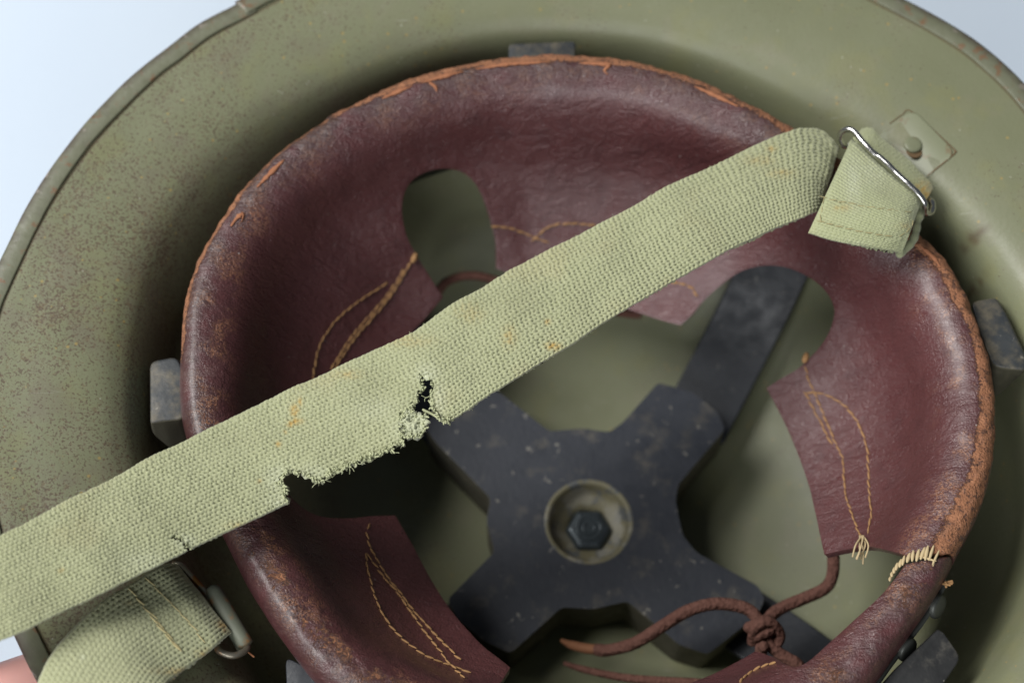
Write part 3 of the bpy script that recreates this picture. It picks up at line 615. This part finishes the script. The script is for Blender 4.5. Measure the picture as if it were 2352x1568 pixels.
# ------------------------------------------------------------------ webbing
def pat(st, su, sv):      # station pairs -> grid of picture points, with metric rows
    S = np.array(st, float); A = cr(S[:, :2], 12); B = cr(S[:, 2:4], 12); Zc = cr(S[:, 4:5], 12)[:, 0]; Mid = (A+B)/2
    L = np.r_[0, np.cumsum(np.linalg.norm(np.diff(Mid, axis=0), axis=1))]; nu = int(L[-1]/su); t = np.linspace(0, L[-1], nu)
    f = lambda X: np.stack([np.interp(t, L, X[:, k]) for k in range(2)], 1)
    return f(A), f(B), np.interp(t, L, Zc), t, nu
def webbing(name, st, mat, parent, su=2.1, nv=124, amp=.06, cut=None, stains=(), pales=(), dirts=(), bow=.06, rows=26, zv=None, thick=.14, pitch=11.3, ripple=1.):
    A, B, Zc, t, nu = pat(st, su, 0); V = np.zeros((nu, nv, 3)); PX = np.zeros((nu, nv, 2)); vs = np.linspace(0, 1, nv)
    for j, v in enumerate(vs):
        q = A*(1-v)+B*v
        nz_ = np.array([mn.noise(Vector((tt*.012, j*.03 if v > .5 else 0, 7)))*1.6+mn.noise(Vector((tt*.05, 3, 7 if v > .5 else 9)))*1.0 for tt in t])
        wv = abs(v-.5)*2
        dirv = (B-A)/np.linalg.norm(B-A, axis=1)[:, None]
        q = q+dirv*(nz_*wv**6*1.3)[:, None]
        PX[:, j] = q
        z0 = Zc+bow*(1-(2*v-1)**2)-.05*max(0, wv-.93)/.07
        if zv is not None: z0 = z0+zv(t/t[-1], v)
        for i in range(nu): V[i, j] = P(q[i, 0], q[i, 1], z0[i])
    # thread bumps: offset rows of knitted loops
    tt, vv_ = np.meshgrid(t, vs*rows, indexing='ij')
    jx = np.array([[mn.noise(Vector((a*.03, b*.35, 2))) for b in vs*rows] for a in t[::6]]); jx = np.repeat(jx, 6, axis=0)[:nu]
    ro_ = np.floor(vv_); off = np.interp(tt, [t[-1]*.45, t[-1]*.75], [.5, .22]) if len(t) > 700 else .45+0*tt
    cu = tt/pitch+off*(ro_ % 2)+jx*.5
    ga = np.exp(-(np.sin(math.pi*cu)/.42)**2); gb = np.exp(-(np.sin(math.pi*vv_)/.40)**2)
    h = 1-.22*ga-.42*gb-2.1*ga*gb
    tp = np.minimum(1, np.minimum(t, t[-1]-t)/14)[:, None]; tpv = np.minimum(1, np.minimum(vs, 1-vs)/.02)[None, :]; h = h*tp*(.1+.9*tpv)
    rnd_ = np.sin(np.floor(cu)*12.9898+ro_*78.233)*43758.5453; rnd_ -= np.floor(rnd_); h = h+.35*(rnd_-.5)*(1-ga)*(1-gb)
    low = np.array([[mn.noise(Vector((a*.009, b*.012, 5))) for b in np.linspace(0, 230, nv)] for a in t[::6]]); low = np.repeat(low, 6, axis=0)[:nu]
    dx = np.gradient(V, axis=0); dy = np.gradient(V, axis=1); nr = np.cross(dx, dy); nr /= np.linalg.norm(nr, axis=2)[:, :, None]+1e-12; nr *= np.sign(nr[:, :, 2:3]+1e-9)
    V = V+nr*(amp*h+.07*ripple*low)[:, :, None]
    idx = np.arange(nu*nv).reshape(nu, nv); keep = np.ones((nu, nv), bool)
    if cut:
        fx = PX.copy(); fx += rng.normal(0, .9, fx.shape)
        fx[:, :, 0] += np.array([[mn.noise(Vector((a*.09, b*.09, 1)))*5+mn.noise(Vector((a*.3, b*.3, 1)))*3 for a, b in PX[i]] for i in range(nu)])
        for c_ in cut:
            c_ = np.array(c_); lo, hi = c_.min(0)-12, c_.max(0)+12
            for i in range(nu):
                for j in range(nv):
                    x, y = fx[i, j]
                    if lo[0] < x < hi[0] and lo[1] < y < hi[1] and inside(c_, x, y): keep[i, j] = False
    F = []
    k4 = keep[:-1, :-1] & keep[1:, :-1] & keep[1:, 1:] & keep[:-1, 1:]; ii, jj = np.nonzero(k4)
    F = np.stack([idx[ii, jj], idx[ii+1, jj], idx[ii+1, jj+1], idx[ii, jj+1]], 1)
    Vf = V.reshape(-1, 3); used = np.zeros(len(Vf), bool); used[F.ravel()] = True; rem = np.cumsum(used)-1
    Vf = Vf[used]; F = rem[F]
    n0 = np.cross(Vf[F[0][1]]-Vf[F[0][0]], Vf[F[0][2]]-Vf[F[0][0]])
    if n0[2] < 0: F = F[:, ::-1]
    o = mesh(name, Vf, F, mat, parent); pf = PX.reshape(-1, 2)[used]
    def blob(lst, ns):
        a = np.zeros(len(pf))
        for x, y, rx, ry, k in lst:
            a = np.maximum(a, k*np.exp(-((pf[:, 0]-x)/rx)**2-((pf[:, 1]-y)/ry)**2))
        m = np.nonzero(a > .03)[0]; 
        for i in m: a[i] = max(0, min(1, a[i]*(1+ns*mn.noise(Vector((pf[i, 0]*.12, pf[i, 1]*.12, 3))))))
        return a
    attr(o.data, 'stain', blob(stains, 1.3)); attr(o.data, 'pale', blob(pales, .8)); attr(o.data, 'dirt', blob(dirts, .6))
    s = o.modifiers.new('thickness', 'SOLIDIFY'); s.thickness = thick*.01; s.offset = -1
    return o, keep, V, PX
z4 = lambda l: Zm(600, 850, l, 3.92); z1 = lambda l: Zm(0, 1107, l)
hole = z4([(1765, 345), (1850, 350), (1900, 440), (1892, 500), (1858, 550), (1882, 640), (1895, 680), (2010, 800), (2060, 798), (2085, 960), (1600, 1130), (1605, 1000), (1570, 880), (1590, 800), (1560, 740), (1640, 700), (1700, 700), (1690, 600), (1750, 590), (1735, 540), (1805, 470), (1770, 420)])
notch = z4([(410, 1310), (480, 1275), (560, 1285), (640, 1310), (720, 1345), (780, 1395), (830, 1350), (900, 1300), (1000, 1265), (1100, 1205), (1200, 1175), (1330, 1130), (1440, 1085), (1570, 1015), (1640, 1060), (1500, 1300), (900, 1600), (480, 1600), (455, 1568), (440, 1470), (430, 1400), (385, 1380)])
slit = z1([(1118, 622), (1140, 604), (1190, 620), (1225, 650), (1262, 690), (1300, 712), (1320, 760), (1275, 770), (1262, 705), (1215, 690), (1180, 640)])
slit2 = z1([(1215, 748), (1275, 712), (1310, 730), (1230, 790)])
main = [(-300, 1385, -190, 1578, 2.5), (-150, 1308, -45, 1497, 2.3), (0, 1230, 105, 1424, 2.05), (120, 1168, 222, 1369, 1.8), (240, 1105, 340, 1310, 1.5), (365, 1040, 462, 1251, 1.2), (500, 974, 600, 1186, .95), (660, 896, 755, 1112, .85), (800, 830, 895, 1042, .85), (935, 768, 1040, 968, .9), (1020, 712, 1115, 914, .9), (1100, 664, 1195, 866, .9), (1200, 604, 1300, 800, .9), (1310, 548, 1400, 733, .9), (1450, 475, 1540, 652, .9), (1550, 420, 1650, 587, .9), (1650, 374, 1740, 545, .85), (1740, 333, 1795, 520, .8), (1805, 305, 1832, 505, .75), (1850, 293, 1856, 494, .65), (1890, 300, 1872, 487, .5), (1930, 338, 1885, 482, .25)]
STRAP, keep, VG, PXG = webbing('chin_strap', main, M_web, HELM, cut=[hole, notch, slit, slit2],
    stains=[(677, 944, 9, 12, .9), (680, 968, 14, 7, 1), (668, 975, 8, 6, 1), (690, 925, 5, 9, .8), (655, 993, 4, 4, .8), (640, 1022, 6, 6, .8), (1270, 796, 16, 7, .95), (1258, 740, 7, 7, .55), (1170, 775, 16, 22, .4), (1428, 480, 9, 6, .7), (935, 785, 55, 14, .3), (1080, 720, 30, 22, .25), (1795, 400, 30, 10, .35), (560, 1207, 35, 10, .35), (800, 862, 30, 10, .35), (595, 1105, 6, 5, .4), (140, 1310, 7, 6, .4), (1745, 372, 30, 10, .35), (1770, 345, 12, 10, .4)],
    pales=[(980, 860, 26, 20, .5), (1010, 920, 14, 45, .4), (925, 985, 30, 30, .35), (640, 1100, 30, 30, .5), (720, 1090, 40, 20, .35), (640, 1150, 30, 20, .35), (330, 1290, 60, 30, .3), (860, 940, 60, 30, .25), (425, 1245, 24, 16, .5)],
    dirts=[(1180, 690, 60, 50, .4), (1330, 700, 30, 80, .25), (850, 900, 60, 60, .2), (330, 1200, 200, 30, .18), (1740, 372, 60, 25, .3), (560, 1010, 90, 30, .2)])
# frayed fibres along torn edges (uncountable)
def frays(pxs, z, n_, lmin, lmax, name, parent, rad=.013):
    V = []; F = []
    for k in range(n_):
        i = random.randrange(len(pxs)); x, y = pxs[i]; x += random.uniform(-4, 4); y += random.uniform(-4, 4); L = random.uniform(lmin, lmax); a = random.uniform(0, 2*math.pi)
        p0 = P(x, y, z-.04); p1 = P(x+L*.6*math.cos(a), y+L*.6*math.sin(a), z+random.uniform(-.04, .08)); a2 = a+random.uniform(-1.3, 1.3); p2 = P(x+L*.6*math.cos(a)+L*.5*math.cos(a2), y+L*.6*math.sin(a)+L*.5*math.sin(a2), z+random.uniform(-.12, .08))
        v, f = tube_geo(cr([p0, p1, p2], 4), [rad*1.3]*4+[rad]*5, 5); F += [tuple(j+len(V) for j in g) for g in f]; V += v
    o = mesh(name, V, F, M_fray, parent); o['kind'] = 'stuff'; return o
n = N('frayed_cotton'); M_fray = n.fin(n.mix(n.noise(6, 4), (.36, .38, .22), (.47, .49, .32)), .95, 0, .1)
e1 = [tuple(q) for q in resample(z4([(2060, 798), (2010, 800), (1895, 680), (1882, 640), (1858, 550), (1892, 500), (1900, 440), (1850, 350), (1765, 345), (1770, 420), (1805, 470), (1735, 540), (1750, 590), (1690, 600), (1700, 700), (1640, 700), (1570, 780), (1575, 880), (1605, 1000)]), 3)]
e2 = [tuple(q) for q in resample(z4([(1570, 1010), (1440, 1080), (1330, 1125), (1200, 1170), (1100, 1200), (1000, 1260), (900, 1300), (830, 1345), (780, 1390), (720, 1345), (640, 1305), (560, 1280), (480, 1270), (410, 1310), (385, 1380), (430, 1400), (440, 1470), (455, 1560)]), 3)]
e3 = [tuple(q) for q in resample(z1([(1120, 612), (1185, 625), (1225, 670), (1300, 700)]), 4)]
frays(e1, .96, 110, 3, 9, 'frayed_fibre', STRAP, .018); frays(e2, .93, 170, 3, 10, 'frayed_fibre', STRAP, .018); frays(e1+e2, .92, 26, 14, 26, 'long_fibre', STRAP, .007); frays(e3, 1.3, 14, 3, 7, 'frayed_fibre', STRAP)
ea = [tuple(q) for q in PXG[::3, 1]]+[tuple(q) for q in PXG[::3, -2]]
ea = [q for q in ea if 900 < q[0] < 1700]; frays(ea, .82, 90, 3, 7, 'edge_fuzz', STRAP, .006)
# torn flap of cloth hanging in the hole
def lump(name, pxl, z, mat, parent, h=.16):
    c_ = np.array(pxl); pts = [Vector(q) for q in resample(np.vstack([c_, c_[:1]]), 3)[:-1]]; n_ = len(pts); lo, hi = c_.min(0), c_.max(0); cp = np.array([[q[0], q[1]] for q in pts])
    for x in np.arange(lo[0], hi[0], 2.6):
        for y in np.arange(lo[1], hi[1], 2.6):
            if inside(cp, x, y): pts.append(Vector((x+random.uniform(-.6, .6), y+random.uniform(-.6, .6))))
    vo, eo, fo, *_ = delaunay_2d_cdt(pts, [(i, (i+1) % n_) for i in range(n_)], [], 1, 1e-4); V = []
    for v in vo: V.append(P(v[0]+1.5*mn.noise(Vector((v[0]*.2, v[1]*.2, 0))), v[1], z+h*.6*mn.noise(Vector((v[0]*.07, v[1]*.07, 4)))+.11*mn.noise(Vector((v[0]*.26, v[1]*.26, 1)))))
    o = mesh(name, V, [list(f) for f in fo], mat, parent); me = o.data
    if np.mean([q.normal[2] for q in me.polygons]) < 0: me.flip_normals()
    for a in ('stain', 'dirt', 'pale'): attr(me, a, np.full(len(V), .55 if a == 'pale' else 0))
    s = o.modifiers.new('thickness', 'SOLIDIFY'); s.thickness = .0012; s.offset = -1; return o
fl = z4([(1560, 770), (1600, 690), (1650, 665), (1700, 700), (1735, 735), (1770, 745), (1800, 740), (1825, 770), (1810, 850), (1790, 890), (1755, 950), (1700, 935), (1640, 962), (1610, 920), (1592, 840), (1570, 830)])
lump('torn_flap', fl, .98, M_web, STRAP); frays([tuple(q) for q in resample(fl, 3)], .98, 60, 3, 8, 'frayed_fibre', STRAP, .02)
for pth in ([(1790, 680), (1880, 720), (1950, 760), (2040, 795)], [(1800, 690), (1900, 735), (1990, 800), (2020, 802)], [(1850, 590), (1900, 650), (1960, 720), (2040, 790)]):
    tube('loose_yarn', resample(cr([P(x, y, .84+random.uniform(-.03, .03)) for x, y in z4(pth)], 6), .08), .028, M_fray, STRAP, 7)
# lower-left end of the strap, sewn over the lug wire
loop_st = [(404, 1290, 532, 1452, -.45), (372, 1300, 505, 1474, -.08), (340, 1316, 478, 1498, .12), (299, 1341, 440, 1526, .40), (246, 1372, 405, 1552, .72), (186, 1422, 378, 1580, 1.05), (123, 1491, 352, 1640, 1.3), (86, 1568, 330, 1700, 1.4), (62, 1660, 312, 1790, 1.3), (50, 1800, 300, 1900, 1.0)]
LOOP, _k, LV, LPX = webbing('webbing_loop', loop_st, M_web, HELM, nv=110, rows=22, bow=.06, stains=[(510, 1433, 13, 12, 1), (515, 1448, 8, 6, .8), (420, 1540, 60, 8, .5), (470, 1502, 20, 10, .5), (300, 1385, 14, 6, .3)], dirts=[(250, 1560, 60, 60, .15)], pales=[(190, 1510, 6, 5, .5)], thick=.24, ripple=.7, amp=.032)
zl = lambda x, y: .0
def web_st(pxz, ln=.2, gap=.06, rad=.02, mat=None, par=None, on=None):
    if on is not None:       # lay the thread on the cloth
        Vv, Pp = on[0].reshape(-1, 3), on[1].reshape(-1, 2); new = []
        for x, y, *_z in resample(cr([(q[0], q[1]) for q in pxz], 6), 6):
            i = np.argsort((Pp[:, 0]-x)**2+(Pp[:, 1]-y)**2)[:12]; new.append((x, y, Vv[i, 2].max()+.005))
        pxz = new
    stitches(resample(cr([P(x, y, z) for x, y, z in pxz], 6), .02), par, mat or M_webst, ln, gap, rad)
n = N('faded_thread'); M_webst = n.fin(n.mix(n.noise(3, 3), (.33, .26, .12), (.42, .38, .20)), .85)
a_, b_ = z1([(960, 885), (1080, 1010), (1200, 1130), (1290, 1240), (1340, 1310)]), z1([(850, 955), (960, 1090), (1060, 1220), (1150, 1330), (1200, 1390)])
web_st([(x, y, .285) for x, y in a_], .22, .08, .014, par=LOOP, on=(LV, LPX)); web_st([(x, y, .60) for x, y in b_], .2, .08, .018, par=LOOP, on=(LV, LPX))
web_st([(x+8, y+4, .58) for x, y in b_[1:]], .2, .1, .018, par=LOOP, on=(LV, LPX))
# left lug: wire ring + rolled steel tube + hinge
w1 = Zm(0, 1107, [(1130, 790), (1185, 800), (1250, 870), (1340, 970)])
LUG = tube('wire_ring', resample(cr([P(x, y, z) for (x, y), z in zip(w1+[(500, 1390), (560, 1470)]+Zm(0, 1107, [(1610, 1345), (1540, 1385), (1470, 1375), (1415, 1330)])+[(500, 1440), (440, 1360), (408, 1305)], [-.55, -.5, -.55, -.65, -.7, -.75, -.62, -.45, -.4, -.42, -.75, -.8, -.7])], 8), .05), .08, M_wire2, HELM, 12)
c1 = [P(x, y, -.72) for x, y in Zm(0, 1107, [(1385, 955), (1600, 1320)])]
d = (c1[1]-c1[0])/np.linalg.norm(c1[1]-c1[0]); ct = [c1[0]+(c1[1]-c1[0])*t for t in np.linspace(0, 1, 14)]
tube('lug_tube', ct, .21, M_cyl, HELM, 18)
tube('rust_edge', [P(x, y, -.72) for x, y in Zm(0, 1107, [(1345, 970), (1390, 1060), (1440, 1150), (1500, 1250), (1530, 1310), (1600, 1345), (1660, 1395)])], .022, mat_plain('red_rust', (.20, .06, .03), (.30, .14, .05), 8, .8), HELM, 6)
# right end: strap doubled through the wire buckle
z6 = lambda l: Zm(1960, 280, l, 4.356)
bs = z6([(850, 175), (740, 300), (960, 190), (860, 420), (1060, 290), (1000, 560), (1350, 520), (1250, 790), (1520, 700), (1400, 900), (1645, 812), (1545, 960)])
BST = [(*bs[i], *bs[i+1], zz) for i, zz in zip(range(0, 12, 2), (.05, .12, .15, .12, .08, .0))]
BACK, *_ = webbing('folded_strap_end', BST, M_web2, HELM, nv=60, rows=12, pitch=8.8, amp=.035, su=1.8, bow=.14, stains=[(2120, 445, 22, 26, .85)], dirts=[(2040, 360, 60, 40, .25)], ripple=.3, zv=lambda t, v: -.12*(1-v)*1.0+.12*v)
ft = z6([(740, 285), (900, 450), (1080, 610), (1260, 755), (1400, 860), (1505, 945)]); fb = z6([(262, 1322), (470, 1378), (700, 1430), (930, 1478), (1120, 1518), (1290, 1552)])
FST = [(*ft[i], *fb[i], zz) for i, zz in enumerate((.62, .68, .72, .72, .66, .5))]
FLAP, _k, FV, FPX = webbing('sewn_strap_end', FST, M_web2, HELM, nv=150, rows=33, pitch=8.8, amp=.035, su=1.8, bow=.22, dirts=[(2030, 440, 30, 25, .3), (1945, 470, 45, 25, .35)], pales=[(1960, 420, 20, 60, .5), (1900, 560, 60, 8, .5), (2000, 400, 40, 40, .3)], stains=[(1935, 478, 20, 8, .4), (2085, 520, 22, 10, .25)], thick=.18, ripple=.8, zv=lambda t, v: .10*np.sin(v*math.pi)+.22*v)
# side thickness lumps of the sewn end
e = z6([(1510, 960), (1515, 1080), (1500, 1200), (1450, 1390), (1330, 1520), (1290, 1552)])
for s_, dz in (([(x-9, y) for x, y in e], .30),):
    lumpy = resample(cr([P(x, y, dz+.05*k) for k, (x, y) in enumerate(s_)], 8), .05)
    o = tube('selvedge', lumpy, .10*(1+.16*np.convolve(rng.normal(0, 1, len(lumpy)), np.ones(3)/2, 'same')), M_web2, FLAP, 8)
    for a in ('stain', 'dirt', 'pale'): attr(o.data, a, np.zeros(len(o.data.vertices)))
for pth in ([(400, 915), (520, 960), (700, 990), (850, 1025), (1040, 1052), (1250, 1070), (1420, 1100)], [(370, 1190), (520, 1230), (700, 1265), (880, 1305), (1060, 1335), (1230, 1360)], [(1260, 1350), (1350, 1300), (1400, 1220), (1430, 1130)], [(440, 940), (400, 1090), (395, 1190)]):
    pp = z6(pth); web_st([(x, y, 1.12) for x, y in pp], .15, .10, .011, par=FLAP, on=(FV, FPX))
# buckle wire
bar = z6([(690, 375), (640, 350), (612, 280), (640, 212), (700, 188), (765, 215), (850, 318), (950, 425), (1010, 475), (1050, 500), (1150, 590), (1220, 665), (1330, 765), (1430, 858), (1500, 940), (1535, 1010), (1540, 1080)])
zz = [.35, .45, .6, .8, .92, .98, 1.02, 1.02, 1.0, 1.02, 1.02, 1.0, 1.02, 1.0, .95, .85, .6]
ret = z6([(1560, 1108), (1600, 1095), (1622, 1040), (1610, 980), (1560, 940)])+[(2080, 420), (2000, 340)]
zr = [.5, .4, .3, .2, .05, -.1, -.1]
wire3 = resample(cr([P(x, y, z) for (x, y), z in zip(bar+ret, zz+zr)], 8, True), .05)
wire3 = np.vstack([wire3, wire3[:2]])
kk = np.arange(len(wire3)); tube('buckle_wire', wire3, .078*(1+.04*np.sin(kk*.9)), M_wire, HELM, 14, 1, False)
# ------------------------------------------------------------------ hand under the brim, lower left
n = N('skin'); sk = n.mix(n.noise(.8, 4), (.66, .33, .29), (.76, .44, .40)); n.b.inputs['Subsurface Weight'].default_value = .15; n.b.inputs['Subsurface Radius'].default_value = (.01, .004, .002); n.b.inputs['Subsurface Scale'].default_value = .3
n.bump(n.noise(9, 4), .15, .02); M_skin = n.fin(sk, .5)
M_nail = mat_plain('nail', (.70, .46, .42), (.76, .52, .48), 2, .3, 0, .05)
chains = []; verts = []; edges = []; rads = []
def chain(pts_, rs, root=None):
    prev = root
    for q, r in zip(pts_, rs):
        verts.append(tuple(q*.01)); rads.append(r*.01)
        if prev is not None: edges.append((prev, len(verts)-1))
        prev = len(verts)-1
    return prev
H = lambda x, y, z: P(x, y, z)
wrist = chain([H(-620, 2250, -5), H(-520, 2080, -4.2)], [2.5, 2.3])
palm = chain([H(-440, 1930, -3.6), H(-350, 1840, -3.2)], [2.0, 1.8], wrist)
for (kx, ky, ex, ey, L, r) in ((-215, 1690, 190, 1520, 1, .86), (-190, 1800, 240, 1640, 1.08, .9), (-205, 1915, 200, 1780, 1.0, .84), (-240, 2020, 90, 1910, .8, .72)):
    k = np.array([kx, ky, -2.3]); e_ = np.array([ex, ey, -2.2]); pts_ = [k+(e_-k)*t for t in (0, .4, .75, 1)]
    pts_[1][2] = -1.75; pts_[2][2] = -1.9; pts_[3][2] = -2.7
    chain([H(*q) for q in pts_], [r*1.15, r, r*.92, r*.75], palm)
chain([H(-330, 1640, -2.6), H(-270, 1500, -1.2), H(-190, 1400, .1), H(-110, 1340, .75)], [1.3, 1.05, .95, .8], palm-1)
me = bpy.data.meshes.new('person'); me.from_pydata(verts, edges, [])
ho = link('person', me, M_skin, None, False); sk_ = ho.modifiers.new('skin', 'SKIN')
for i, v in enumerate(me.skin_vertices[0].data): v.radius = (rads[i], rads[i]); v.use_root = (i == 0)
sb = ho.modifiers.new('smooth', 'SUBSURF'); sb.levels = 2; sb.render_levels = 3; sk_.use_smooth_shade = True
props(ho, 'bare hand with its fingers under the brim at the lower left corner', 'person')
